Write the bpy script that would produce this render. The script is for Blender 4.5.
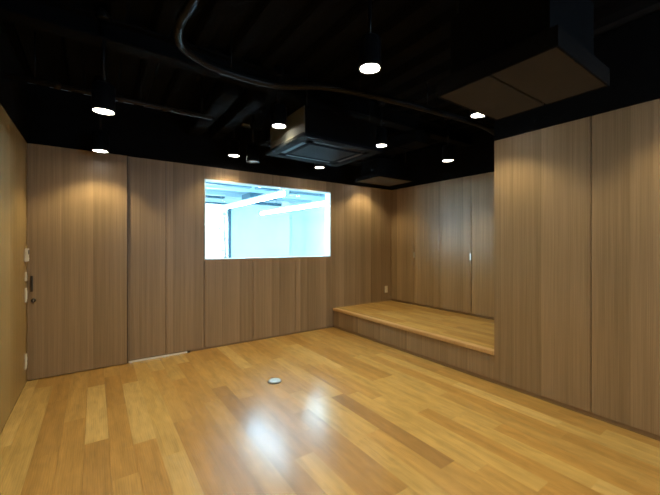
import bpy, bmesh, math, random
from mathutils import Vector, Matrix

sc = bpy.context.scene
for o in list(bpy.data.objects):
    bpy.data.objects.remove(o)
col = sc.collection
rnd = random.Random(7)

# ---------------------------------------------------------------- camera, light, exposure
cam_d = bpy.data.cameras.new('camera')
cam = bpy.data.objects.new('camera', cam_d)
col.objects.link(cam)
cam.location = (0, 0, 1.42)
cam.rotation_euler = (math.pi / 2, 0, -0.6093)
cam_d.sensor_width = 36
cam_d.lens = 336.3 / 660 * 36
cam_d.shift_y = -3.5 / 660
cam_d.clip_start = 0.02
sc.camera = cam

sc.view_settings.view_transform = 'Standard'
sc.view_settings.look = 'None'
sc.view_settings.gamma = 1
sc.view_settings.use_curve_mapping = False
sc.view_settings.exposure = 0.0
sc.cycles.use_denoising = True
sc.cycles.denoising_input_passes = "RGB_ALBEDO"
sc.cycles.use_light_tree = False
sc.cycles.max_bounces = 10
sc.cycles.diffuse_bounces = 6
sc.cycles.sample_clamp_indirect = 6.0

world = bpy.data.worlds.new('sky')
sc.world = world
world.use_nodes = True
wb = world.node_tree.nodes['Background']
wb.inputs[0].default_value = (0.78, 0.92, 1.0, 1)
wb.inputs[1].default_value = 4.0

SPOT_W = 42.0            # each downlight
LENS = 32.0
TUBE = 230.0
FAR_W = 700.0
SIDE_W = 350.0
WARM = (1.0, 0.85, 0.48)
COOL = (0.62, 0.86, 1.0)

# daylight falling through the window behind the camera
ld = bpy.data.lights.new('rear_daylight', 'AREA')
ld.shape = 'RECTANGLE'
ld.size = 1.3
ld.size_y = 1.2
ld.energy = 55
ld.color = (0.45, 0.70, 1.0)
lo = bpy.data.objects.new('rear_daylight', ld)
col.objects.link(lo)
lo.location = (2.4, -2.72, 1.75)
lo.rotation_euler = (math.radians(-90), 0, math.radians(180))
# daylight entering the far and the left windows of the neighbouring room
def daylight(name, loc, rot, sx, sy, energy):
    l = bpy.data.lights.new(name, 'AREA')
    l.shape = 'RECTANGLE'; l.size = sx; l.size_y = sy
    l.energy = energy; l.color = (0.72, 0.88, 1.0)
    o = bpy.data.objects.new(name, l); col.objects.link(o)
    o.location = loc; o.rotation_euler = rot
daylight('far_daylight', (1.2, 12.7, 1.25), (math.radians(-90), 0, 0), 5.4, 2.3, FAR_W)
daylight('side_daylight', (-2.9, 8.1, 1.2), (math.radians(90), 0, math.radians(-90)), 5.4, 2.2, SIDE_W)

# ---------------------------------------------------------------- room numbers
XL, YB, XR, XA, H, P, PE = -0.582, 4.684, 3.337, 4.717, 2.469, 0.325, 1.836
YR = -2.5
ZD = 3.10                # underside of the black deck
WX0, WX1, WZ0, WZ1 = 1.207, 3.283, 1.205, 2.300
WT = 0.15                # wall thickness
PW = 0.1425              # plank width

# ---------------------------------------------------------------- helpers
class MB:
    def __init__(s):
        s.bm = bmesh.new()
        s.uv = None
    def quad(s, pts):
        return s.bm.faces.new([s.bm.verts.new(p) for p in pts])
    def box(s, x0, x1, y0, y1, z0, z1):
        v = [s.bm.verts.new((x, y, z)) for z in (z0, z1) for y in (y0, y1) for x in (x0, x1)]
        for f in ((0, 2, 3, 1), (4, 5, 7, 6), (0, 1, 5, 4), (2, 6, 7, 3), (0, 4, 6, 2), (1, 3, 7, 5)):
            s.bm.faces.new([v[i] for i in f])
        return s
    def bevelbox(s, x0, x1, y0, y1, z0, z1, b=0.004, seg=2):
        t = bmesh.new()
        m = MB(); m.bm.free(); m.bm = t
        m.box(x0, x1, y0, y1, z0, z1)
        bmesh.ops.bevel(t, geom=list(t.edges), offset=b, segments=seg, affect='EDGES', profile=0.6)
        me = bpy.data.meshes.new('tmp'); t.to_mesh(me); t.free()
        s.bm.from_mesh(me); bpy.data.meshes.remove(me)
        return s
    def lathe(s, prof, c=(0, 0, 0), seg=32, axis='z', caps=(True, True)):
        rings = []
        for r, z in prof:
            ring = []
            for i in range(seg):
                a = 2 * math.pi * i / seg
                if axis == 'z': p = (c[0] + r * math.cos(a), c[1] + r * math.sin(a), c[2] + z)
                elif axis == 'x': p = (c[0] + z, c[1] + r * math.cos(a), c[2] + r * math.sin(a))
                else: p = (c[0] + r * math.cos(a), c[1] + z, c[2] + r * math.sin(a))
                ring.append(s.bm.verts.new(p))
            rings.append(ring)
        for a, b in zip(rings, rings[1:]):
            for i in range(seg):
                j = (i + 1) % seg
                f = s.bm.faces.new((a[i], a[j], b[j], b[i])); f.smooth = True
        for ring, r, cap in ((rings[0], prof[0][0], caps[0]), (rings[-1], prof[-1][0], caps[1])):
            if r > 1e-5 and cap: s.bm.faces.new(ring)
        return s
    def tube(s, pts, r, seg=12):
        pts = [Vector(p) for p in pts]
        rings = []
        n = len(pts)
        up = Vector((0, 0, 1))
        for i, p in enumerate(pts):
            t = (pts[min(i + 1, n - 1)] - pts[max(i - 1, 0)]).normalized()
            ref = up if abs(t.z) < 0.95 else Vector((1, 0, 0))
            a = t.cross(ref).normalized(); b = a.cross(t).normalized()
            rr = r(i) if callable(r) else r
            rings.append([s.bm.verts.new(p + (a * math.cos(2 * math.pi * k / seg) + b * math.sin(2 * math.pi * k / seg)) * rr) for k in range(seg)])
        for a, b in zip(rings, rings[1:]):
            for k in range(seg):
                j = (k + 1) % seg
                f = s.bm.faces.new((a[k], a[j], b[j], b[k])); f.smooth = True
        s.bm.faces.new(rings[0]); s.bm.faces.new(rings[-1])
        return s
    def build(s, name, mat, parent=None, loc=(0, 0, 0), recalc=True):
        if recalc: bmesh.ops.recalc_face_normals(s.bm, faces=s.bm.faces)
        me = bpy.data.meshes.new(name)
        s.bm.to_mesh(me); s.bm.free()
        me.materials.append(mat)
        o = bpy.data.objects.new(name, me)
        col.objects.link(o)
        o.location = loc
        if parent is not None: o.parent = parent
        return o

def empty(name, loc, label=None, cat=None, group=None):
    o = bpy.data.objects.new(name, None)
    o.empty_display_size = 0.1
    col.objects.link(o)
    o.location = loc
    return tag(o, label, cat, group)
def tag(o, label=None, cat=None, group=None, kind=None):
    if label: o['label'] = label
    if cat: o['category'] = cat
    if group: o['group'] = group
    if kind: o['kind'] = kind
    return o
def struct(o, label=None):
    o['kind'] = 'structure'
    if label: o['label'] = label
    return o
def copy_tree(o, parent=None):
    c = o.copy(); col.objects.link(c); c.parent = parent
    for ch in list(o.children): copy_tree(ch, c)
    return c

# ---------------------------------------------------------------- materials
def newmat(name):
    m = bpy.data.materials.new(name); m.use_nodes = True
    nt = m.node_tree
    return m, nt, nt.nodes, nt.links, nt.nodes['Principled BSDF']
def plain(name, c, rough=0.5, metal=0.0, noise=0.06, scale=30.0, spec=0.5):
    m, nt, N, L, b = newmat(name)
    tc = N.new('ShaderNodeTexCoord'); nz = N.new('ShaderNodeTexNoise')
    nz.inputs['Scale'].default_value = scale
    L.new(tc.outputs['Object'], nz.inputs['Vector'])
    r = N.new('ShaderNodeValToRGB')
    r.color_ramp.elements[0].position = 0.3; r.color_ramp.elements[1].position = 0.7
    r.color_ramp.elements[0].color = tuple(v * (1 - noise) for v in c) + (1,)
    r.color_ramp.elements[1].color = tuple(min(1, v * (1 + noise)) for v in c) + (1,)
    L.new(nz.outputs[0], r.inputs[0]); L.new(r.outputs[0], b.inputs['Base Color'])
    b.inputs['Roughness'].default_value = rough; b.inputs['Metallic'].default_value = metal
    b.inputs['Specular IOR Level'].default_value = spec
    return m
def emit(name, c, s):
    m, nt, N, L, b = newmat(name)
    b.inputs['Base Color'].default_value = (0.8, 0.8, 0.8, 1)
    b.inputs['Emission Color'].default_value = tuple(c) + (1,)
    b.inputs['Emission Strength'].default_value = s
    return m

def math_node(N, L, op, a, b=None):
    n = N.new('ShaderNodeMath'); n.operation = op
    for i, v in enumerate((a, b)):
        if v is None: continue
        if isinstance(v, (int, float)): n.inputs[i].default_value = v
        else: L.new(v, n.inputs[i])
    return n.outputs[0]

def veneer(name, dark, light, rough=0.42, leaf=0.125, spec=0.4):
    """straight grained veneer in vertical leaves; all its faces are upright and axis aligned, so x + y runs along the wall"""
    m, nt, N, L, b = newmat(name)
    g = N.new('ShaderNodeNewGeometry'); sp = N.new('ShaderNodeSeparateXYZ')
    L.new(g.outputs['Position'], sp.inputs[0])
    u = math_node(N, L, 'ADD', sp.outputs[0], sp.outputs[1])
    lf = math_node(N, L, 'FLOOR', math_node(N, L, 'DIVIDE', u, leaf))
    wn = N.new('ShaderNodeTexWhiteNoise'); wn.noise_dimensions = '1D'
    L.new(lf, wn.inputs['W'])
    fr = math_node(N, L, 'FRACT', math_node(N, L, 'DIVIDE', u, leaf))
    def stretched(su, sz, detail):
        c = N.new('ShaderNodeCombineXYZ')
        L.new(math_node(N, L, 'MULTIPLY', u, su), c.inputs[0])
        L.new(math_node(N, L, 'MULTIPLY', sp.outputs[2], sz), c.inputs[1])
        L.new(math_node(N, L, 'MULTIPLY', wn.outputs[0], 17.0), c.inputs[2])
        n = N.new('ShaderNodeTexNoise'); n.inputs['Scale'].default_value = 1.0
        n.inputs['Detail'].default_value = detail
        L.new(c.outputs[0], n.inputs['Vector'])
        return n.outputs[0]
    fine = stretched(170.0, 1.6, 3.0)
    mid = stretched(34.0, 0.35, 2.0)
    f1 = math_node(N, L, 'MULTIPLY', fine, 0.50)
    f2 = math_node(N, L, 'MULTIPLY', mid, 0.32)
    f3 = math_node(N, L, 'MULTIPLY', wn.outputs[0], 0.20)
    f4 = math_node(N, L, 'MULTIPLY', fr, 0.10)
    t = math_node(N, L, 'ADD', math_node(N, L, 'ADD', f1, f2), math_node(N, L, 'ADD', f3, f4))
    r = N.new('ShaderNodeValToRGB')
    r.color_ramp.elements[0].position = 0.30; r.color_ramp.elements[1].position = 0.80
    r.color_ramp.elements[0].color = tuple(dark) + (1,); r.color_ramp.elements[1].color = tuple(light) + (1,)
    L.new(t, r.inputs[0]); L.new(r.outputs[0], b.inputs['Base Color'])
    b.inputs['Roughness'].default_value = rough
    b.inputs['Specular IOR Level'].default_value = spec
    bp = N.new('ShaderNodeBump'); bp.inputs['Strength'].default_value = 0.08; bp.inputs['Distance'].default_value = 0.002
    L.new(fine, bp.inputs['Height']); L.new(bp.outputs[0], b.inputs['Normal'])
    return m

def oak(name, rough=0.2, coat=0.0, grain=1.0):
    """boards: face colour attribute gives each board its tone, uv = metres along / across the board"""
    m, nt, N, L, b = newmat(name)
    at = N.new('ShaderNodeAttribute'); at.attribute_name = 'tone'
    uv = N.new('ShaderNodeUVMap'); uv.uv_map = 'board'
    sp = N.new('ShaderNodeSeparateXYZ'); L.new(uv.outputs[0], sp.inputs[0])
    def nz(su, sv, detail, dist=0.0):
        c = N.new('ShaderNodeCombineXYZ')
        L.new(math_node(N, L, 'MULTIPLY', sp.outputs[0], su), c.inputs[0])
        L.new(math_node(N, L, 'MULTIPLY', sp.outputs[1], sv), c.inputs[1])
        n = N.new('ShaderNodeTexNoise'); n.inputs['Scale'].default_value = 1.0
        n.inputs['Detail'].default_value = detail; n.inputs['Distortion'].default_value = dist
        L.new(c.outputs[0], n.inputs['Vector'])
        return n.outputs[0]
    fine = nz(7.0, 260.0, 3.0)
    broad = nz(1.6, 16.0, 2.0, 0.6)
    cloud = nz(5.0, 13.0, 4.0, 0.8)
    c = N.new('ShaderNodeCombineXYZ')
    L.new(math_node(N, L, 'MULTIPLY', sp.outputs[0], 1.3), c.inputs[0])
    L.new(math_node(N, L, 'MULTIPLY', sp.outputs[1], 11.0), c.inputs[1])
    wv = N.new('ShaderNodeTexWave'); wv.wave_type = 'BANDS'; wv.bands_direction = 'Y'
    wv.inputs['Scale'].default_value = 2.2; wv.inputs['Distortion'].default_value = 5.0
    wv.inputs['Detail'].default_value = 2.0; wv.inputs['Detail Scale'].default_value = 1.2
    L.new(c.outputs[0], wv.inputs['Vector'])
    t = math_node(N, L, 'ADD', math_node(N, L, 'MULTIPLY', fine, 0.32), math_node(N, L, 'MULTIPLY', broad, 0.42))
    t = math_node(N, L, 'ADD', t, math_node(N, L, 'ADD', math_node(N, L, 'MULTIPLY', wv.outputs[0], 0.07), math_node(N, L, 'MULTIPLY', cloud, 0.34)))
    mr = N.new('ShaderNodeMapRange')
    mr.inputs['From Min'].default_value = 0.34; mr.inputs['From Max'].default_value = 0.80
    mr.inputs['To Min'].default_value = 1 - 0.26 * grain; mr.inputs['To Max'].default_value = 1 + 0.20 * grain
    L.new(t, mr.inputs['Value'])
    mx = N.new('ShaderNodeVectorMath'); mx.operation = 'SCALE'
    L.new(at.outputs['Color'], mx.inputs[0]); L.new(mr.outputs[0], mx.inputs['Scale'])
    L.new(mx.outputs[0], b.inputs['Base Color'])
    b.inputs['Roughness'].default_value = rough
    rr = N.new('ShaderNodeMapRange')
    rr.inputs['To Min'].default_value = rough - 0.03; rr.inputs['To Max'].default_value = rough + 0.04
    L.new(broad, rr.inputs['Value']); L.new(rr.outputs[0], b.inputs['Roughness'])
    bp = N.new('ShaderNodeBump'); bp.inputs['Strength'].default_value = 0.05; bp.inputs['Distance'].default_value = 0.001
    L.new(fine, bp.inputs['Height']); L.new(bp.outputs[0], b.inputs['Normal'])
    b.inputs['Specular IOR Level'].default_value = 0.2
    b.inputs['Coat Weight'].default_value = coat; b.inputs['Coat Roughness'].default_value = 0.225
    return m

M_WALL = veneer('veneer_panels', (0.180, 0.114, 0.062), (0.37, 0.252, 0.148))
M_DOOR = veneer('veneer_doors', (0.185, 0.115, 0.058), (0.385, 0.255, 0.138), rough=0.36, leaf=0.14, spec=0.45)
M_LEFT = veneer('veneer_left_lamplit', (0.220, 0.134, 0.044), (0.435, 0.285, 0.110))  # same veneer, its colour tinted golden for the warm lamplight on this wall
M_OAK = oak('oak_boards', 0.45, 0.45, 1.5)
M_NOSE = veneer('oak_nosing', (0.38, 0.22, 0.09), (0.55, 0.34, 0.15), 0.35, 0.5)
M_BASE = plain('dark_skirting', (0.20, 0.12, 0.062), 0.5)
M_BLACK = plain('matt_black_paint', (0.0030, 0.0031, 0.0036), 0.85, noise=0.15, scale=6, spec=0.07)
M_BLACK2 = plain('satin_black_paint', (0.0036, 0.0040, 0.0048), 0.40, noise=0.1, scale=8, spec=0.22)
M_PANEL = plain('unit_face_black', (0.0040, 0.0055, 0.0085), 0.75, noise=0.1, scale=8, spec=0.06)
M_CORE = plain('dark_wall_core', (0.012, 0.009, 0.007), 0.8)
M_WHITE = plain('ivory_plastic', (0.72, 0.66, 0.54), 0.35, noise=0.02)
M_KEY = plain('ivory_key', (0.80, 0.75, 0.64), 0.3, noise=0.02)
M_STEEL = plain('brushed_steel', (0.60, 0.58, 0.55), 0.3, 1.0, noise=0.08, scale=60)
M_LID = plain('pale_metal', (0.36, 0.43, 0.50), 0.45, 0.2, noise=0.05)
M_BRONZE = plain('dark_bronze', (0.07, 0.055, 0.04), 0.35, 0.8)
M_STRIP = plain('pale_strip_finish', (0.75, 0.72, 0.66), 0.4, 0.3)
M_LENS = emit('lamp_lens', (1.0, 0.93, 0.78), LENS)
M_LENSOFF = plain('unlit_lens', (0.55, 0.62, 0.68), 0.25, 0.0, noise=0.02)
M_REFL = plain('lamp_reflector', (0.75, 0.74, 0.70), 0.25, 0.9, noise=0.02)
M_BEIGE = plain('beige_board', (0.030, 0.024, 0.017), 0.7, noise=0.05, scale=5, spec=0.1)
M_BEIGE_LIT = plain('beige_board_lit', (0.075, 0.056, 0.034), 0.7, noise=0.05, scale=5, spec=0.1)  # same beige board, lightened for the light bouncing up onto the far unit
M_CASING_LIT = plain('casing_lit_tone', (0.11, 0.11, 0.095), 0.6, noise=0.05, spec=0.1)  # lighter casing tone for the side that the downlight brightens
M_GRILLE = plain('dark_grille', (0.003, 0.0032, 0.004), 0.5, spec=0.2)
M_PIPE = plain('brown_pipe', (0.014, 0.009, 0.005), 0.5, spec=0.2)
M_HOSE = plain('black_hose', (0.007, 0.007, 0.0072), 0.42, spec=0.16)
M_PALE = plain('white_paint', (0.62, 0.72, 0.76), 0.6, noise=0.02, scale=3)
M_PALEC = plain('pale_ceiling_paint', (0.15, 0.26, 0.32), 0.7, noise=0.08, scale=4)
M_DUCTB = plain('blue_grey_duct', (0.025, 0.08, 0.12), 0.5)
M_DUCTP = plain('pale_duct', (0.30, 0.43, 0.49), 0.5)
M_POST = plain('dark_teal_post', (0.02, 0.09, 0.14), 0.4)
M_TUBE = emit('tube_light', (0.58, 0.84, 1.0), TUBE)
M_LEAF = plain('leaf', (0.012, 0.06, 0.07), 0.5, noise=0.3)
M_BARK = plain('bark', (0.10, 0.07, 0.05), 0.8)
M_CARPET = plain('grey_floor_covering', (0.45, 0.48, 0.50), 0.8)
M_GROUND = plain('pale_paving', (0.6, 0.6, 0.58), 0.8)

# glass that shows what lies behind and still reflects
M_GLASS, nt, N, L, b = newmat('clear_glass')
N.remove(b)
tr = N.new('ShaderNodeBsdfTransparent'); gl = N.new('ShaderNodeBsdfGlossy'); mx = N.new('ShaderNodeMixShader')
fz = N.new('ShaderNodeFresnel'); gg = N.new('ShaderNodeNewGeometry')
ior = math_node(N, L, 'ADD', math_node(N, L, 'MULTIPLY', gg.outputs['Backfacing'], 1 / 1.45 - 1.45), 1.45)   # same index entering and leaving the thin pane
L.new(ior, fz.inputs['IOR'])
tr.inputs[0].default_value = (0.93, 0.98, 0.98, 1); gl.inputs['Roughness'].default_value = 0.02
L.new(fz.outputs[0], mx.inputs[0]); L.new(tr.outputs[0], mx.inputs[1]); L.new(gl.outputs[0], mx.inputs[2])
L.new(mx.outputs[0], N['Material Output'].inputs[0])

# ---------------------------------------------------------------- boards
YEL = (0.415, 0.255, 0.078); MID = (0.380, 0.216, 0.062); ORA = (0.350, 0.188, 0.050)
BRN = (0.320, 0.170, 0.046); DRK = (0.270, 0.142, 0.042); PAL = (0.450, 0.288, 0.098)
def pick():
    c = rnd.choices((YEL, MID, ORA, BRN, PAL), (26, 36, 24, 9, 8))[0]
    k = rnd.uniform(0.94, 1.06)
    return tuple(v * k for v in c)
def boards(rows, z, thick, name, parent=None, off=(0, 0, 0)):
    """rows: list of (x0, x1, [(y0, y1, tone), ...])"""
    bm = bmesh.new()
    uvl = bm.loops.layers.uv.new('board')
    cl = bm.loops.layers.float_color.new('tone')
    g = 0.0006
    for x0, x1, segs in rows:
        for y0, y1, tone in segs:
            du, dv = rnd.uniform(0, 50), rnd.uniform(0, 50)
            vs = [bm.verts.new((x - off[0], y - off[1], zz - off[2])) for zz in (z - thick, z) for (x, y) in ((x0 + g, y0 + g), (x1 - g, y0 + g), (x1 - g, y1 - g), (x0 + g, y1 - g))]
            for f in ((4, 5, 6, 7), (3, 2, 1, 0), (0, 1, 5, 4), (1, 2, 6, 5), (2, 3, 7, 6), (3, 0, 4, 7)):
                fc = bm.faces.new([vs[i] for i in f])
                for lp in fc.loops:
                    lp[uvl].uv = (lp.vert.co.y + du, lp.vert.co.x + dv)
                    lp[cl] = tuple(tone) + (1,)
    me = bpy.data.meshes.new(name); bm.to_mesh(me); bm.free()
    me.materials.append(M_OAK)
    o = bpy.data.objects.new(name, me); col.objects.link(o)
    if parent: o.parent = parent
    return o

# boards seen clearly in the photograph: row -> [(near end, far end, tone)]
known = {
    -4: [(0.2, 4.36, YEL), (4.36, 4.684, ORA)],
    -3: [(3.9, 4.684, ORA), (2.95, 3.9, BRN), (2.2, 2.95, ORA), (1.2, 2.2, ORA)],
    -2: [(3.4, 4.684, MID), (2.2, 3.4, ORA), (1.2, 2.2, MID)],
    -1: [(2.942, 4.1, PAL), (4.1, 4.684, ORA), (1.9, 2.942, BRN), (0.9, 1.9, MID)],
    0: [(3.5, 4.3, BRN), (2.4, 3.5, ORA), (1.2, 2.4, MID)],
    1: [(2.747, 4.0, PAL), (4.0, 4.684, ORA), (1.5, 2.747, ORA)],
    2: [(2.477, 3.9, YEL), (3.9, 4.684, YEL), (1.3, 2.477, PAL)],
    3: [(2.9, 4.2, MID), (1.6, 2.9, ORA)],
    4: [(2.6, 3.8, ORA), (1.4, 2.6, BRN)],
    5: [(1.7, 3.1, MID), (3.1, 4.3, ORA)],
    6: [(2.35, 3.366, DRK), (3.366, 4.684, MID), (1.2, 2.35, BRN)],
    7: [(1.95, 3.0, BRN), (3.0, 4.2, MID)],
    9: [(1.35, 2.48, BRN), (2.48, 3.7, MID)],
    11: [(1.9, 2.6, YEL), (2.6, 3.9, MID), (0.8, 1.9, MID)],
    12: [(1.34, 2.546, DRK), (2.546, 3.8, YEL), (0.2, 1.34, MID)],
    13: [(1.2, 2.5, YEL), (2.5, 3.4, ORA)],
    14: [(0.9, 2.3, YEL), (2.3, 3.3, MID)],
    15: [(0.5, 1.9, ORA), (1.9, 3.1, YEL)],
    17: [(2.6, 3.8, BRN), (1.4, 2.6, YEL)],
    18: [(0.6, 2.0, MID), (2.0, 3.3, YEL)],
    21: [(2.4, 4.684, BRN), (0.9, 2.4, ORA)],
}
rows = []
n = -5
while True:
    x0 = 0.08 + PW * (n - 1) + PW; x1 = x0 + PW
    if x0 > XR: break
    a, bx = max(x0, XL), min(x1, XR)
    if bx - a > 0.004:
        segs = list(known.get(n, []))
        if segs:
            hi = max(q[1] for q in segs); lo_ = min(q[0] for q in segs)
        else:
            hi = lo_ = YR + rnd.uniform(0.2, 1.2)
        y = hi
        while y < YB - 1e-3:
            e = min(YB, y + rnd.uniform(0.75, 1.45))
            if YB - e < 0.25: e = YB
            segs.append((y, e, pick())); y = e
        y = lo_
        while y > YR + 1e-3:
            e = max(YR, y - rnd.uniform(0.75, 1.45))
            segs.append((e, y, pick())); y = e
        rows.append((a, bx, segs))
    n += 1
fl = boards(rows, 0.0, 0.02, 'floor')
struct(fl, 'oak plank floor of the empty room')
m = MB(); m.box(XL - 0.15, XA + 0.75, YR - 0.25, YB + WT - 0.001, -0.12, -0.0205)
struct(m.build('floor_slab', M_CORE), 'slab under the oak boards')

# ---------------------------------------------------------------- walls of wooden panels
SG = 0.0036      # half width of a panel joint
def panel_x(mb, x0, x1, yf, z0, z1, t=0.02):     # panel on a wall facing -y
    mb.box(x0 + SG, x1 - SG, yf, yf + t, z0, z1)
def panel_y(mb, y0, y1, x0, x1, z0, z1):         # panel on a wall facing +-x
    mb.box(x0, x1, y0 + SG, y1 - SG, z0, z1)

ZK = 0.024
m = MB()
for a, e in ((XL, 0.31), (0.31, 0.735), (0.735, 1.203)):
    panel_x(m, a, e, YB, ZK, H)
for a, e in ((1.203, 1.894), (1.894, 2.602), (2.602, 3.287)):
    panel_x(m, a, e, YB, ZK, WZ0)
for a, e in ((1.203, 2.602), (2.602, 3.287)):
    panel_x(m, a, e, YB, WZ1, H)
panel_x(m, 3.287, 4.0, YB, ZK, H); panel_x(m, 4.0, XA + 0.02, YB, ZK, H)
struct(m.build('wall_back', M_WALL), 'back wall of vertical wood veneer panels around the wide window')
m = MB()                                          # core of the same wall, behind the panels
y0, y1 = YB + 0.02, YB + WT
y0 += 0.03
m.box(XL - 0.1, WX0, y0, y1, 0, ZD + 0.1); m.box(WX1, 7.0, y0, y1, 0, ZD + 0.1)
m.box(WX0, WX1, y0, y1, 0, WZ0); m.box(WX0, WX1, y0, y1, WZ1, ZD + 0.1)
struct(m.build('wall_back_core', M_PALE), 'core of the back wall')
m = MB(); y0, y1 = YB + 0.0205, YB + 0.0495
m.box(XL - 0.1, WX0, y0, y1, 0, ZD); m.box(WX1, XA + 0.6, y0, y1, 0, ZD); m.box(WX0, WX1, y0, y1, 0, WZ0); m.box(WX0, WX1, y0, y1, WZ1, ZD)
struct(m.build('wall_back_lining', M_CORE), 'dark lining behind the panels of the back wall')
m = MB(); m.box(XL, XA + 0.6, YB - 0.002, YB + 0.0195, H + 0.001, ZD)
struct(m.build('wall_back_upper', M_BLACK), 'black upper strip of the back wall above the panels')

m = MB()
for a, e in ((YR, -1.3), (-1.3, 0.2), (0.2, 1.7), (1.7, 3.2), (3.2, YB)):
    panel_y(m, a, e, XL - 0.02, XL, ZK * 0.2, H)
struct(m.build('wall_left', M_LEFT), 'left wall of wood veneer panels')
m = MB(); m.box(XL - 0.15, XL - 0.0205, YR, YB + WT, 0, ZD + 0.1)
struct(m.build('wall_left_core', M_CORE), 'core of the left wall')
m = MB(); m.box(XL - 0.02, XL + 0.002, YR, YB - 0.003, H + 0.001, ZD)
struct(m.build('wall_left_upper', M_BLACK), 'black upper strip of the left wall')

m = MB()
for a, e in ((YR, -1.41), (-1.41, -0.595), (-0.595, 0.22), (0.22, 1.038), (1.038, PE)):
    panel_y(m, a, e, XR, XR + 0.02, 0.036, H)
m.box(XR, XA + 0.6, PE - SG, PE + 0.018, 0.036, H)
struct(m.build('wall_right', M_WALL), 'right wall of tall wood veneer panels beside the alcove')
m = MB(); m.box(XR + 0.0205, XA + 0.6, YR, PE - 0.003, 0, ZD + 0.1)
struct(m.build('wall_right_core', M_CORE), 'core of the right wall')
m = MB(); m.box(XR - 0.002, XR + 0.0195, YR, PE + 0.016, H + 0.001, ZD); m.box(XR + 0.02, XA + 0.6, PE - 0.002, PE + 0.016, H + 0.001, ZD)
struct(m.build('wall_right_upper', M_BLACK), 'black upper strip of the right wall')
m = MB(); m.box(XR + 0.003, XR + 0.0195, YR, PE + 0.018, 0, 0.0355)
struct(m.build('baseboard_right', M_BASE), 'dark recessed skirting at the foot of the right wall')
m = MB(); m.box(0.32, XR, YB + 0.003, YB + 0.0195, 0, ZK - 0.0005)
struct(m.build('baseboard_back', M_BASE), 'dark recessed skirting at the foot of the back wall')
m = MB(); m.box(XA + 0.02, XA + 0.6, PE + 0.017, YB - 0.003, H + 0.001, ZD)
struct(m.build('wall_alcove_upper', M_BLACK), 'black bulkhead above the alcove doors')
m = MB(); m.box(XA + 0.60, XA + 0.7, PE - 0.1, YB, 0, ZD + 0.1)
struct(m.build('wall_alcove', M_CORE), 'wall behind the built in closet')

# rear wall behind the camera, with a daylight window
m = MB()
RX0, RX1, RZ0, RZ1 = 1.7, 3.1, 1.1, 2.4
for x0, x1, z0, z1 in ((XL, RX0, 0, H), (RX1, XR, 0, H), (RX0, RX1, 0, RZ0), (RX0, RX1, RZ1, H)):
    m.box(x0, x1, YR - 0.1, YR, z0, z1)
struct(m.build('wall_rear', M_WALL), 'wall behind the viewer')
m = MB(); m.box(XL, XR, YR - 0.1, YR, H, ZD + 0.1)
struct(m.build('wall_rear_upper', M_BLACK), 'black upper strip of the wall behind the viewer')
m = MB()
for x0, x1, z0, z1 in ((RX0, RX0 + .04, RZ0, RZ1), (RX1 - .04, RX1, RZ0, RZ1), (RX0 + .04, RX1 - .04, RZ0, RZ0 + .04), (RX0 + .04, RX1 - .04, RZ1 - .04, RZ1)):
    m.box(x0, x1, YR - 0.07, YR - 0.02, z0, z1)
w2 = struct(m.build('window_2', M_POST), 'daylight window behind the viewer')
m = MB(); m.box(RX0 + .04, RX1 - .04, YR - 0.05, YR - 0.044, RZ0 + .04, RZ1 - .04); m.build('pane', M_GLASS, w2)

# ---------------------------------------------------------------- black deck ceiling with ribs
m = MB()
prof = []
x = XL - 0.1
while x < XA + 0.6:
    prof += [(x, ZD + 0.075), (x + 0.14, ZD + 0.075), (x + 0.175, ZD), (x + 0.265, ZD)]
    x += 0.30
prof.append((x, ZD + 0.075))
for (xa, za), (xb, zb) in zip(prof, prof[1:]):
    m.quad([(xa, YR - 0.1, za), (xb, YR - 0.1, zb), (xb, YB + WT, zb), (xa, YB + WT, za)])
x0, x1 = XL - 0.1, x
m.box(x0, x1, YR - 0.1, YB + WT, ZD + 0.08, ZD + 0.16)
struct(m.build('ceiling', M_BLACK), 'black ribbed deck ceiling')

# steel beam across the room
m = MB()
m.box(XL, XA + 0.1, 2.98, 3.12, 2.93, 2.945); m.box(XL, XA + 0.1, 3.043, 3.057, 2.945, 3.085); m.box(XL, XA + 0.1, 2.98, 3.12, 3.085, ZD)
struct(m.build('trim_1', M_BLACK), 'black steel beam across the ceiling')

# ---------------------------------------------------------------- door_1: sliding leaf hung in front of the back wall
DF = YB - 0.044
m = MB(); m.bevelbox(XL + 0.003, 0.308, DF, YB - 0.004, 0.008, H - 0.004, 0.0015, 1)
d1 = struct(m.build('door_1', M_DOOR), 'tall sliding wood veneer door in the left corner of the back wall')
m = MB(); m.box(0.3085, 0.316, DF + 0.002, YB - 0.004, 0.008, H - 0.004)  # dark strip drawn for the shade in the gap beside the door
tag(m.build('shadow_gap_strip', M_BRONZE, d1), 'dark strip standing in for the shadow gap at the door edge')
m = MB(); m.bevelbox(-0.552, -0.530, DF - 0.022, DF - 0.010, 0.925, 1.09, 0.004)
m.box(-0.546, -0.536, DF - 0.011, DF + 0.001, 0.945, 0.955); m.box(-0.546, -0.536, DF - 0.011, DF + 0.001, 1.06, 1.07)
tag(m.build('pull_handle', M_BRONZE, d1), 'dark bronze pull handle')
m = MB(); m.lathe([(0.001, -0.012), (0.016, -0.012), (0.021, -0.006), (0.021, 0.0005)], (-0.528, DF, 0.832), 20, 'y')
lk = tag(m.build('lock', M_BRONZE, d1), 'round dark lock')
m = MB(); m.bevelbox(-0.531, -0.525, DF - 0.018, DF - 0.0115, 0.822, 0.842, 0.001, 1); m.build('thumb_turn', M_STEEL, lk)
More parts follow.
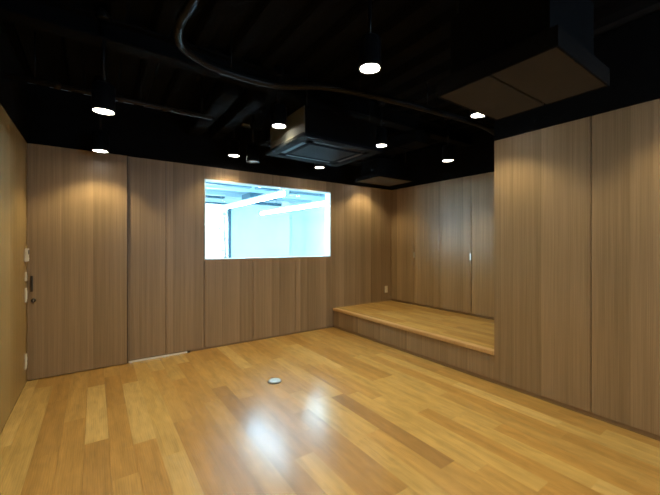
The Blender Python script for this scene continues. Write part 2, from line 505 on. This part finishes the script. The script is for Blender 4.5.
# thin pale strip along the wall foot, with a dark block at its end
m = MB()
m.box(0.325, 0.985, YB - 0.022, YB - 0.002, 0.0005, 0.006); m.box(0.325, 0.985, YB - 0.006, YB - 0.002, 0.006, 0.016); m.box(0.325, 0.985, YB - 0.022, YB - 0.018, 0.006, 0.016)
g = tag(m.build('pale_strip', M_STRIP), 'thin pale strip on the floor along the foot of the back wall', 'rail')
m = MB(); m.bevelbox(0.986, 1.022, YB - 0.026, YB - 0.002, 0.0005, 0.022, 0.002, 1); tag(m.build('end_block', M_BRONZE, g), 'dark end block')

# ---------------------------------------------------------------- window_1 in the back wall
m = MB()
ft = 0.012
for x0, x1, z0, z1 in ((WX0, WX0 + ft, WZ0, WZ1), (WX1 - ft, WX1, WZ0, WZ1), (WX0 + ft, WX1 - ft, WZ0, WZ0 + ft), (WX0 + ft, WX1 - ft, WZ1 - ft, WZ1)):
    m.box(x0, x1, YB + 0.0, YB + WT - 0.002, z0, z1)
w1 = struct(m.build('window_1', M_PALE), 'wide fixed window into the bright neighbouring room')
m = MB(); m.box(WX0 + ft, WX1 - ft, YB + 0.07, YB + 0.078, WZ0 + ft, WZ1 - ft); m.build('pane', M_GLASS, w1)

# ---------------------------------------------------------------- raised platform in the alcove
pf = empty('platform', (XR, (PE + YB) / 2, 0), 'raised oak platform filling the alcove, one step above the floor', 'platform')
oz = (XR, (PE + YB) / 2, 0)
m = MB(); m.box(0.004, 0.022, PE + 0.02 - oz[1], YB - 0.001 - oz[1], 0.036, P - 0.04); m.build('riser', M_WALL, pf)
m = MB(); m.box(0.006, 0.0215, PE + 0.02 - oz[1], YB - 0.001 - oz[1], 0.0, 0.0355); tag(m.build('plinth', M_BASE, pf), 'dark plinth strip')
m = MB(); m.bevelbox(-0.012, 0.07, PE + 0.019 - oz[1], YB - 0.001 - oz[1], P - 0.040, P, 0.004); m.build('nosing', M_NOSE, pf)
m = MB(); m.box(0.024, XA - 0.004 - oz[0], PE + 0.02 - oz[1], YB - 0.001 - oz[1], 0.0, P - 0.021); m.build('base', M_CORE, pf)
prow = []
x = XR + 0.07
i = 0
while x < XA - 0.01:
    e = min(x + 0.11, XA - 0.004)
    y = PE + 0.02; segs = []
    first = True
    while y < YB - 0.002:
        l = rnd.uniform(0.5, 1.3)
        ye = min(YB - 0.001, y + l)
        if YB - ye < 0.2: ye = YB - 0.001
        segs.append((y, ye, rnd.choices((YEL, MID, ORA, BRN, PAL), (32, 34, 20, 9, 5))[0])); y = ye
    prow.append((x, e, segs)); x = e; i += 1
boards(prow, P, 0.02, 'deck_boards', pf, oz)

# ---------------------------------------------------------------- closet with full height doors along the alcove
ys = [4.684, 4.087, 3.532, 2.979, 2.424, 1.870]
cl = empty('closet', (XA, (PE + YB) / 2, P), 'built in closet of full height wood doors at the back of the alcove', 'closet')
co = Vector((XA, (PE + YB) / 2, P))
m = MB(); m.box(0.024, 0.58, 1.872 - co.y, 4.682 - co.y, 0.0, H - P); m.build('carcass', M_CORE, cl)
m = MB(); m.box(0.010, 0.0235, 1.872 - co.y, 4.682 - co.y, 0.0, 0.028); tag(m.build('kick_strip', M_BASE, cl), 'dark strip under the doors')
hand_at = {0: 'near', 2: 'near', 4: None}
for i in range(5):
    ya, yb_ = ys[i + 1], ys[i]
    m = MB(); m.bevelbox(0.0, 0.022, ya + 0.006 - co.y, yb_ - 0.006 - co.y, 0.03, H - P - 0.004, 0.001, 1)
    d = m.build('door', M_DOOR, cl)
    if i in (0, 2):                              # recess pull at the meeting edge
        yy = ya + 0.010 - co.y
        m = MB()
        m.bevelbox(-0.016, -0.011, yy - 0.013, yy + 0.013, 1.172 - P, 1.275 - P, 0.002, 1)
        m.box(-0.012, 0.001, yy - 0.004, yy + 0.004, 1.185 - P, 1.195 - P); m.box(-0.012, 0.001, yy - 0.004, yy + 0.004, 1.25 - P, 1.26 - P)
        tag(m.build('handle', M_STEEL, d), 'small steel pull handle')

# ---------------------------------------------------------------- plates on the left wall and the back wall
def wall_plate(name, label, cat, y0, y1, z0, z1, t, keys):
    r = empty(name, (XL, (y0 + y1) / 2, z0), label, cat)
    w, h = (y1 - y0) / 2, z1 - z0
    m = MB(); m.bevelbox(0.0005, t, -w, w, 0, h, 0.003); m.build('plate', M_WHITE, r)
    for (nm, ka, kb, za, zb, mat, lb) in keys:
        m = MB(); m.bevelbox(t - 0.001, t + 0.004, -w + ka * 2 * w, -w + kb * 2 * w, za * h, zb * h, 0.0012, 1)
        p = m.build(nm, mat, r)
        if lb: p['label'] = lb
    return r
wall_plate('control_panel', 'boxy white control panel, topmost of the fittings beside the sliding door', 'control panel', 4.52, 4.60, 1.243, 1.375, 0.026,
           [('screen', 0.2, 0.8, 0.55, 0.88, M_BRONZE, 'dark grey screen'), ('button', 0.25, 0.45, 0.15, 0.3, M_KEY, None), ('button', 0.55, 0.75, 0.15, 0.3, M_KEY, None)])
ks = wall_plate('key_switch', 'small steel switch plate between the white control panel and the white light switch', 'switch', 4.535, 4.595, 1.045, 1.135, 0.010,
           [('key_barrel', 0.3, 0.7, 0.32, 0.68, M_BRONZE, 'dark key barrel')])
ks.children[0].data.materials[0] = M_STEEL
wall_plate('light_switch', 'white light switch plate on the left wall level with the door lock', 'switch', 4.525, 4.595, 0.833, 0.972, 0.010,
           [('rocker', 0.2, 0.8, 0.18, 0.40, M_KEY, None), ('rocker', 0.2, 0.8, 0.41, 0.60, M_KEY, None), ('rocker', 0.2, 0.8, 0.61, 0.82, M_KEY, None)])
wall_plate('power_outlet', 'white outlet plate low on the left wall near the floor', 'outlet', 4.525, 4.595, 0.155, 0.303, 0.010,
           [('socket', 0.25, 0.75, 0.20, 0.45, M_KEY, None), ('socket', 0.25, 0.75, 0.55, 0.80, M_KEY, None)])
r = empty('power_outlet', (4.583, YB, 0.485), 'white outlet plate on the back wall above the platform beside the closet', 'outlet')
m = MB(); m.bevelbox(-0.036, 0.036, -0.009, -0.0005, 0, 0.13, 0.003); m.build('plate', M_WHITE, r)
for k in (0.022, 0.074):
    m = MB(); m.bevelbox(-0.017, 0.017, -0.013, -0.008, k, k + 0.034, 0.001, 1); so = m.build('socket', M_KEY, r)
    m = MB(); m.box(-0.009, -0.006, -0.0135, -0.0125, k + 0.010, k + 0.024); m.box(0.006, 0.009, -0.0135, -0.0125, k + 0.010, k + 0.024); tag(m.build('slots', M_GRILLE, so), 'dark slots')

# ---------------------------------------------------------------- round floor outlet
r = empty('floor_outlet', (1.518, 3.176, 0), 'round silver floor outlet with raised lid set in the oak boards', 'outlet')
m = MB(); m.lathe([(0.072, 0.0), (0.072, 0.003), (0.068, 0.0055), (0.050, 0.006), (0.050, 0.0)], seg=40); m.build('base_ring', M_BRONZE, r)
m = MB(); m.lathe([(0.001, 0.017), (0.045, 0.0165), (0.060, 0.014), (0.062, 0.011), (0.062, 0.0055)], seg=40); m.build('lid', M_LID, r)
m = MB(); m.bevelbox(-0.012, 0.012, 0.055, 0.070, 0.0055, 0.019, 0.002, 1); m.build('hinge', M_BRONZE, r)

# ---------------------------------------------------------------- downlights
def downlight(name, label, x, y, z, lit=True, r_=0.075, hc=0.20, group='round ceiling downlights'):
    t = empty(name, (x, y, z), label, 'light', group)
    m = MB()
    m.lathe([(r_ - 0.008, 0.004), (r_ - 0.006, 0.0), (r_, 0.0), (r_ + 0.001, 0.006), (r_, 0.012), (r_, hc - 0.01), (r_ - 0.008, hc), (0.001, hc)], seg=36, caps=(False, True))
    m.build('can', M_BLACK2, t)
    m = MB(); m.lathe([(r_ - 0.0075, 0.004), (r_ - 0.011, 0.02), (r_ - 0.02, 0.06), (0.002, 0.07)], seg=36, caps=(False, True)); m.build('reflector', M_REFL, t)
    m = MB(); m.lathe([(0.001, 0.006), (r_ - 0.012, 0.0065), (r_ - 0.012, 0.0095), (0.001, 0.0095)], seg=36); m.build('lens', M_LENS if lit else M_LENSOFF, t)
    m = MB(); m.tube([(0, 0, hc - 0.002), (0, 0, ZD - z - 0.02)], 0.011, 10); m.build('stem', M_BLACK2, t)
    m = MB(); m.lathe([(0.001, ZD - z - 0.026), (0.045, ZD - z - 0.026), (0.048, ZD - z - 0.02), (0.048, ZD - z + 0.0745), (0.001, ZD - z + 0.0745)], seg=24); m.build('ceiling_rose', M_BLACK2, t)
    if lit:
        l = bpy.data.lights.new('lamp_light', 'SPOT')
        l.energy = SPOT_W; l.color = WARM; l.spot_size = math.radians(120); l.spot_blend = 0.5; l.shadow_soft_size = 0.05
        o = bpy.data.objects.new('lamp_light', l); col.objects.link(o); o.parent = t; o.location = (0, 0, -0.012)
    return t
R1, R2, R4 = 2.395, 2.59, 2.52
ROWS = [
    (0.055, 1.50, R1, 'lit downlight at the top left edge, nearest of the row along the left wall'),
    (0.050, 2.994, R1, 'lit downlight under the brown pipe, middle of the row along the left wall'),
    (0.045, 4.291, R1, 'lit downlight close above the tall sliding door'),
    (1.506, 1.691, R2, 'large bright downlight nearest the middle of the ceiling, in front of the bent hose'),
    (1.500, 3.037, R2, 'lit downlight just left of the ceiling air conditioner, shining on its casing'),
    (1.512, 4.397, R2, 'lit downlight above the left half of the window, left of the unlit one'),
    (2.865, 1.735, R2, 'lit downlight peeking out behind the near boxed unit'),
    (2.797, 2.944, R2, 'lit downlight at the right corner of the air conditioner'),
    (2.823, 4.327, R2, 'lit downlight above the right half of the window beyond the air conditioner'),
    (3.833, 2.760, R4, 'lit downlight over the alcove platform, nearest the closet doors'),
    (3.95, 4.39, R4 + 0.02, 'lit downlight hidden above the far boxed unit in the alcove'),
]
for x, y, z, lb in ROWS:
    downlight('downlight', lb, x, y, z)
downlight('downlight', 'unlit downlight with a pale bluish lens left of the air conditioner', 1.577, 3.901, 2.42, lit=False)
for x, y, z in ((0.055, 0.2, R1), (1.506, 0.3, R2), (2.865, 0.28, R2), (0.055, -1.3, R1), (1.506, -1.2, R2), (2.865, -1.1, R2)):  # unseen downlights added as fill light for the room
    downlight('downlight', 'unseen downlight added overhead and behind the viewer to light the room', x, y, z, group='added fill downlights behind the viewer')

# ---------------------------------------------------------------- ceiling cassette air conditioner
ax0, ax1, ay0, ay1, az = 1.575, 2.58, 2.69, 3.54, 2.425
ac = empty('air_conditioner', ((ax0 + ax1) / 2, (ay0 + ay1) / 2, az), 'square black ceiling air conditioner with louvred panel in front of the window', 'air conditioner')
hx, hy = (ax1 - ax0) / 2, (ay1 - ay0) / 2
m = MB(); m.box(-hx + .05, hx - .045, -hy + .045, hy - .045, 0.03, 0.31); m.build('casing', M_BLACK, ac)
m = MB(); m.bevelbox(-hx + .042, -hx + .0495, -hy + .05, hy - .05, 0.032, 0.305, 0.002, 1); tag(m.build('lit_casing_side', M_CASING_LIT, ac), 'side of the casing, paler to carry the glow of the neighbouring downlight')  # casing side made paler: the downlight's bright patch is put into its colour
m = MB()
def ring(mb, X, Y, X2, Y2, z0, z1):
    mb.box(-X, X, -Y, -Y2, z0, z1); mb.box(-X, X, Y2, Y, z0, z1); mb.box(-X, -X2, -Y2, Y2, z0, z1); mb.box(X2, X, -Y2, Y2, z0, z1)
ring(m, hx, hy, hx - .10, hy - .10, 0.0, 0.03)
ring(m, hx - .17, hy - .17, hx - .20, hy - .20, -0.004, 0.03)
tag(m.build('face_panel', M_PANEL, ac), 'satin black face panel')
m = MB()
nsl = 14
for k in range(nsl):
    y = -hy + .21 + (2 * hy - .42) * k / (nsl - 1)
    m.box(-hx + .20, hx - .20, y - 0.009, y + 0.009, 0.004, 0.012)
m.box(-hx + .1, hx - .1, -hy + .1, hy - .1, 0.024, 0.0295)
m.build('intake_grille', M_GRILLE, ac)
for sx, sy in ((0, -1), (0, 1), (-1, 0), (1, 0)):
    m = MB()
    if sx == 0: m.bevelbox(-hx + .20, hx - .20, sy * (hy - .135) - .03, sy * (hy - .135) + .03, 0.004, 0.012, 0.003, 1)
    else: m.bevelbox(sx * (hx - .135) - .03, sx * (hx - .135) + .03, -hy + .20, hy - .20, 0.004, 0.012, 0.003, 1)
    m.build('louvre', M_BLACK2, ac)
for sx in (-1, 1):
    for sy in (-1, 1):
        m = MB(); m.tube([(sx * (hx - .10), sy * (hy - .10), 0.285), (sx * (hx - .10), sy * (hy - .10), ZD + .075 - az)], 0.006, 8); m.build('hanger_rod', M_BLACK2, ac)

# ---------------------------------------------------------------- boxed ceiling units with beige underside boards
def boxed_unit(label, x0, x1, y0, y1, z, rim, top, split):
    cx, cy = (x0 + x1) / 2, (y0 + y1) / 2
    t = empty('boxed_ceiling_unit', (cx, cy, z), label, 'ceiling unit', 'boxed ceiling units with beige undersides')
    a, b_ = (x1 - x0) / 2, (y1 - y0) / 2
    m = MB()
    ring(m, a, b_, a - .012, b_ - .012, 0.0, rim)
    m.box(-a + .012, a - .012, -b_ + .012, b_ - .012, rim - .012, rim)
    m.build('rim', M_BLACK, t)
    m = MB(); m.box(-a + .06, a - .06, -b_ + .06, b_ - .06, rim, top); m.build('casing', M_BLACK, t)
    if split:
        for s0, s1 in ((-b_ + .013, -0.007), (0.007, b_ - .013)):
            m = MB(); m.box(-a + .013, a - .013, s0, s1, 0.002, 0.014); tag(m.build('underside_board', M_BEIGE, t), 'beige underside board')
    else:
        m = MB(); m.box(-a + .013, a - .013, -b_ + .013, b_ - .013, 0.002, 0.014); tag(m.build('underside_board', M_BEIGE_LIT, t), 'beige underside board')
    for sx in (-1, 1):
        for sy in (-1, 1):
            m = MB(); m.tube([(sx * (a - .09), sy * (b_ - .09), top - .002), (sx * (a - .09), sy * (b_ - .09), ZD + .075 - z)], 0.006, 8); m.build('hanger_rod', M_BLACK2, t)
boxed_unit('large black boxed unit with a two board beige underside at the upper right', 1.795, 2.505, 0.687, 1.375, 2.36, 0.10, 0.50, True)
boxed_unit('small far boxed unit with a beige underside in the alcove corner by the closet', 3.36, 4.10, 3.58, 4.12, 2.40, 0.06, 0.30, False)

# ---------------------------------------------------------------- bent hose under the ceiling
ctrl = [(0.47, YR + 0.02), (0.47, 0.0), (0.465, 1.2), (0.46, 2.03), (0.442, 2.23), (0.456, 2.43), (0.535, 2.59), (0.78, 2.715), (1.06, 2.735), (1.342, 2.69), (1.716, 2.47), (2.35, 2.345), (3.0, 2.275), (3.711, 2.235), (4.3, 2.32), (XA - 0.03, 2.42)]
def crom(ps, k=8):
    out = []
    for i in range(len(ps) - 1):
        p0, p1, p2, p3 = ps[max(i - 1, 0)], ps[i], ps[i + 1], ps[min(i + 2, len(ps) - 1)]
        for j in range(k):
            t = j / k
            out.append(tuple(0.5 * (2 * p1[d] + (p2[d] - p0[d]) * t + (2 * p0[d] - 5 * p1[d] + 4 * p2[d] - p3[d]) * t * t + (3 * p1[d] - p0[d] - 3 * p2[d] + p3[d]) * t ** 3) for d in range(2)))
    out.append(ps[-1]); return out
hz = 2.82
pts = [(a, b_, hz) for a, b_ in crom(ctrl)]
ho = empty('ceiling_hose', (0.47, 0.0, hz), 'black flexible hose hung under the ceiling and bent round towards the alcove', 'hose')
m = MB(); m.tube([(a - 0.47, b_, 0) for a, b_, _ in pts], 0.030, 16); m.build('hose', M_HOSE, ho)
for q in (12, 22, 60, 84, 94, 104, 116):
    a, b_, _ = pts[min(q, len(pts) - 2)]
    m = MB(); m.tube([(a - 0.47, b_, 0.029), (a - 0.47, b_, ZD + .075 - hz)], 0.005, 8); m.build('hanger_rod', M_BLACK2, ho)

# ---------------------------------------------------------------- pipe with couplings, left of the ceiling
pz = 2.74
pp = empty('ceiling_pipe', (0.0, 3.60, pz), 'thin brown jointed pipe running above the left downlights', 'pipe')
m = MB(); m.tube([(XL + 0.01, 0, 0), (1.0, 0, 0)], 0.022, 12); m.build('pipe', M_PIPE, pp)
for x in (-0.26, 0.0, 0.19, 0.55):
    m = MB(); m.tube([(x - 0.022, 0, 0), (x + 0.022, 0, 0)], 0.030, 14); m.build('coupling', M_PIPE, pp)
for x in (-0.4, 0.35, 0.9):
    m = MB(); m.tube([(x, 0, 0.02), (x, 0, ZD + .075 - pz)], 0.005, 8); m.build('hanger_rod', M_BLACK2, pp)

# ---------------------------------------------------------------- ducts along the ceiling
def duct(label, x0, x1, y0, y1, z0, z1, ax='y'):
    t = empty('ceiling_duct', ((x0 + x1) / 2, (y0 + y1) / 2, z0), label, 'duct', 'black ducts under the deck')
    a, b_ = (x1 - x0) / 2, (y1 - y0) / 2
    m = MB(); m.bevelbox(-a, a, -b_, b_, 0, z1 - z0, 0.008); m.build('duct', M_BLACK, t)
    L_ = b_ if ax == 'y' else a
    for k in (-0.6, 0.0, 0.6):
        m = MB()
        if ax == 'y': m.box(-a - .012, a + .012, k * L_ - .012, k * L_ + .012, -0.012, z1 - z0 + .0)
        else: m.box(k * L_ - .012, k * L_ + .012, -b_ - .012, b_ + .012, -0.012, z1 - z0)
        m.build('flange', M_BLACK, t)
        m = MB(); m.tube([(0 if ax == 'y' else k * L_, k * L_ if ax == 'y' else 0, z1 - z0 - .002), (0 if ax == 'y' else k * L_, k * L_ if ax == 'y' else 0, ZD + .075 - z0)], 0.006, 8); m.build('hanger_rod', M_BLACK2, t)
duct('narrow black duct running to the back wall left of the air conditioner', 1.27, 1.41, 3.16, 4.60, 2.84, 2.98)
duct('narrow black duct beside the other, farther left towards the sliding door', 0.98, 1.14, 3.16, 4.60, 2.84, 2.98)
duct('wide black duct crossing the ceiling behind the air conditioner', 1.75, 3.15, 3.80, 4.12, 2.70, 2.90, 'x')
duct('wide black duct over the alcove opening', 3.42, 3.72, 2.95, 4.5, 2.76, 2.92)

# ---------------------------------------------------------------- neighbouring room behind the window
NY0, NY1, NX0, NX1, NZ = YB + WT, 11.2, -1.5, 6.6, 3.0
m = MB(); m.box(NX0, NX1 + .1, NY0, NY1, -0.05, 0.0); struct(m.build('floor_beyond', M_CARPET), 'floor of the neighbouring room')
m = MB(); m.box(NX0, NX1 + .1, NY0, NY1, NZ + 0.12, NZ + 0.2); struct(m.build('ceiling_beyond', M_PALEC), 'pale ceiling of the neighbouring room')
m = MB(); m.box(NX1, NX1 + .1, NY0, NY1, 0, NZ + 0.12); struct(m.build('wall_beyond_right', M_PALE), 'right wall of the neighbouring room')
m = MB()
SY0, SY1, SZ0, SZ1 = 5.6, 10.7, 0.05, 2.4
for y0, y1, z0, z1 in ((NY0, SY0, 0, NZ + .12), (SY1, NY1, 0, NZ + .12), (SY0, SY1, 0, SZ0), (SY0, SY1, SZ1, NZ + .12)):
    m.box(NX0 - .1, NX0, y0, y1, z0, z1)
struct(m.build('wall_beyond_left', M_PALE), 'left wall of the neighbouring room')
m = MB()
for y0, y1, z0, z1 in ((SY0, SY0 + .05, SZ0, SZ1), (SY1 - .05, SY1, SZ0, SZ1), (SY0 + .05, SY1 - .05, SZ0, SZ0 + .05), (SY0 + .05, SY1 - .05, SZ1 - .05, SZ1), (7.25, 7.3, SZ0 + .05, SZ1 - .05), (9.0, 9.05, SZ0 + .05, SZ1 - .05)):
    m.box(NX0 - .06, NX0 + .02, y0, y1, z0, z1)
w4 = struct(m.build('window_4', M_POST), 'daylight window in the left wall of the neighbouring room')
m = MB(); m.box(NX0 - .03, NX0 - .022, SY0 + .05, SY1 - .05, SZ0 + .05, SZ1 - .05); m.build('pane', M_GLASS, w4)
GX0, GX1, GZ0, GZ1 = -1.3, 3.74, 0.05, 2.78
m = MB()
for x0, x1, z0, z1 in ((NX0, GX0, 0, NZ + .12), (GX1, NX1, 0, NZ + .12), (GX0, GX1, 0, GZ0), (GX0, GX1, GZ1, NZ + .12)):
    m.box(x0, x1, NY1, NY1 + .15, z0, z1)
struct(m.build('wall_beyond', M_PALE), 'far wall of the neighbouring room')
m = MB()
fw = 0.05
for x0, x1, z0, z1 in ((GX0, GX0 + fw, GZ0, GZ1), (GX1 - 0.09, GX1, GZ0, GZ1), (GX0 + fw, GX1 - fw, GZ0, GZ0 + fw), (GX0 + fw, GX1 - fw, GZ1 - fw, GZ1)):
    m.box(x0, x1, NY1 - 0.03, NY1 + 0.08, z0, z1)
for xm in (0.4, 2.05):
    m.box(xm - .025, xm + .025, NY1 - 0.03, NY1 + 0.08, GZ0 + fw, GZ1 - fw)
w3 = struct(m.build('window_3', M_POST), 'tall bright window at the far end of the neighbouring room')
m = MB(); m.box(GX0 + fw, GX1 - fw, NY1 + .03, NY1 + .038, GZ0 + fw, GZ1 - fw); m.build('pane', M_GLASS, w3)
m = MB(); m.box(5.48, 5.78, NY1 - 0.35, NY1, 0, NZ + .12); struct(m.build('column', M_PALE), 'white column against the far wall of the neighbouring room')
for k, y in enumerate((6.0, 7.6, 9.3, 10.6)):
    m = MB(); m.box(NX0, NX1, y, y + 0.16, NZ - 0.06, NZ + 0.12); struct(m.build('trim_%d' % (k + 2), M_DUCTP), 'pale beam across the ceiling of the neighbouring room')

def pale_duct(label, x0, x1, y0, y1, z0, z1, mat):
    t = empty('white_room_duct', ((x0 + x1) / 2, (y0 + y1) / 2, z0), label, 'duct', 'ducts in the bright neighbouring room')
    a, b_ = (x1 - x0) / 2, (y1 - y0) / 2
    m = MB(); m.bevelbox(-a, a, -b_, b_, 0, z1 - z0, 0.01); m.build('duct', mat, t)
    for sx in (-.7, .7):
        m = MB(); m.tube([(sx * a, 0, z1 - z0 - .002), (sx * a, 0, NZ + .12 - z0)], 0.008, 8); m.build('hanger_rod', M_DUCTB, t)
pale_duct('dark blue grey duct seen at the top left of the window', 2.15, 3.35, 8.35, 8.55, 2.88, 2.98, M_DUCTB)
pale_duct('dark blue grey duct seen at the top middle of the window', 3.50, 4.25, 8.35, 8.55, 2.88, 2.98, M_DUCTB)
pale_duct('blue grey equipment box above the near tube light', 3.75, 4.6, 9.5, 10.2, 2.80, 2.95, M_DUCTB)
pale_duct('long dark duct above the far tube light against the far wall', 4.35, 5.45, 10.85, 11.0, 2.78, 2.86, M_DUCTB)
pale_duct('short dark duct above the far bright window', 2.3, 3.45, 10.9, 11.1, 2.90, 2.98, M_DUCTB)
pale_duct('pale duct crossing high at the right of the window', 4.6, 6.2, 8.9, 9.2, 2.82, 2.93, M_DUCTP)

def linear_light(label, p0, p1, z):
    p0, p1 = Vector(p0), Vector(p1)
    mid = (p0 + p1) / 2; d = p1 - p0; L_ = d.length / 2
    t = empty('linear_pendant_light', (mid.x, mid.y, z), label, 'light', 'linear tube lights in the neighbouring room')
    t.rotation_euler = (0, 0, math.atan2(d.y, d.x))
    m = MB(); m.bevelbox(-L_, L_, -0.03, 0.03, 0.045, 0.085, 0.004, 1); m.build('housing', M_PALE, t)
    m = MB(); m.tube([(-L_ + .01, 0, 0.012), (L_ - .01, 0, 0.012)], 0.034, 16); m.build('tube', M_TUBE, t)
    for s in (-1, 1):
        m = MB(); m.bevelbox(s * L_ - .012, s * L_ + .012, -0.034, 0.034, -0.03, 0.085, 0.003, 1); m.build('end_cap', M_PALE, t)
        m = MB(); m.tube([(s * L_ * .8, 0, 0.08), (s * L_ * .8, 0, NZ + .12 - z)], 0.004, 6); m.build('suspension_cable', M_DUCTP, t)
linear_light('linear tube light seen nearer and higher through the left half of the window', (2.672, 5.107), (2.50, 8.60), 2.27)
linear_light('linear tube light seen farther right through the window', (4.07, 5.5), (3.873, 8.95), 2.27)

# planting outside the far window
m = MB(); m.box(-3.5, 7, NY1 + 0.15, 13.6, -0.1, -0.02); struct(m.build('ground', M_GROUND), 'pale paving outside the far window')
sh = empty('shrub', (3.70, 11.70, -0.02), 'leafy shrub outside the far bright window, beside its dark post', 'shrub')
m = MB()
for k in range(700):
    z = rnd.uniform(0.35, 2.75); a = rnd.uniform(0, 6.283); rr = 0.20 * math.sqrt(rnd.random()) * (1.1 - 0.25 * math.sin(z * 5))
    c = Vector((rr * math.cos(a), rr * math.sin(a), z))
    u_ = Vector((rnd.uniform(-1, 1), rnd.uniform(-1, 1), rnd.uniform(-.5, 1))).normalized()
    w_ = u_.orthogonal().normalized(); l = rnd.uniform(.05, .09)
    m.quad([c, c + u_ * l * .5 + w_ * l * .25, c + u_ * l, c + u_ * l * .5 - w_ * l * .25])
m.build('foliage', M_LEAF, sh, recalc=False)
m = MB(); m.tube([(0, 0, 0), (0.02, 0.01, 1.2), (-0.02, 0, 2.5)], lambda i: (0.025, 0.018, 0.008)[i], 8); m.build('stem', M_BARK, sh)
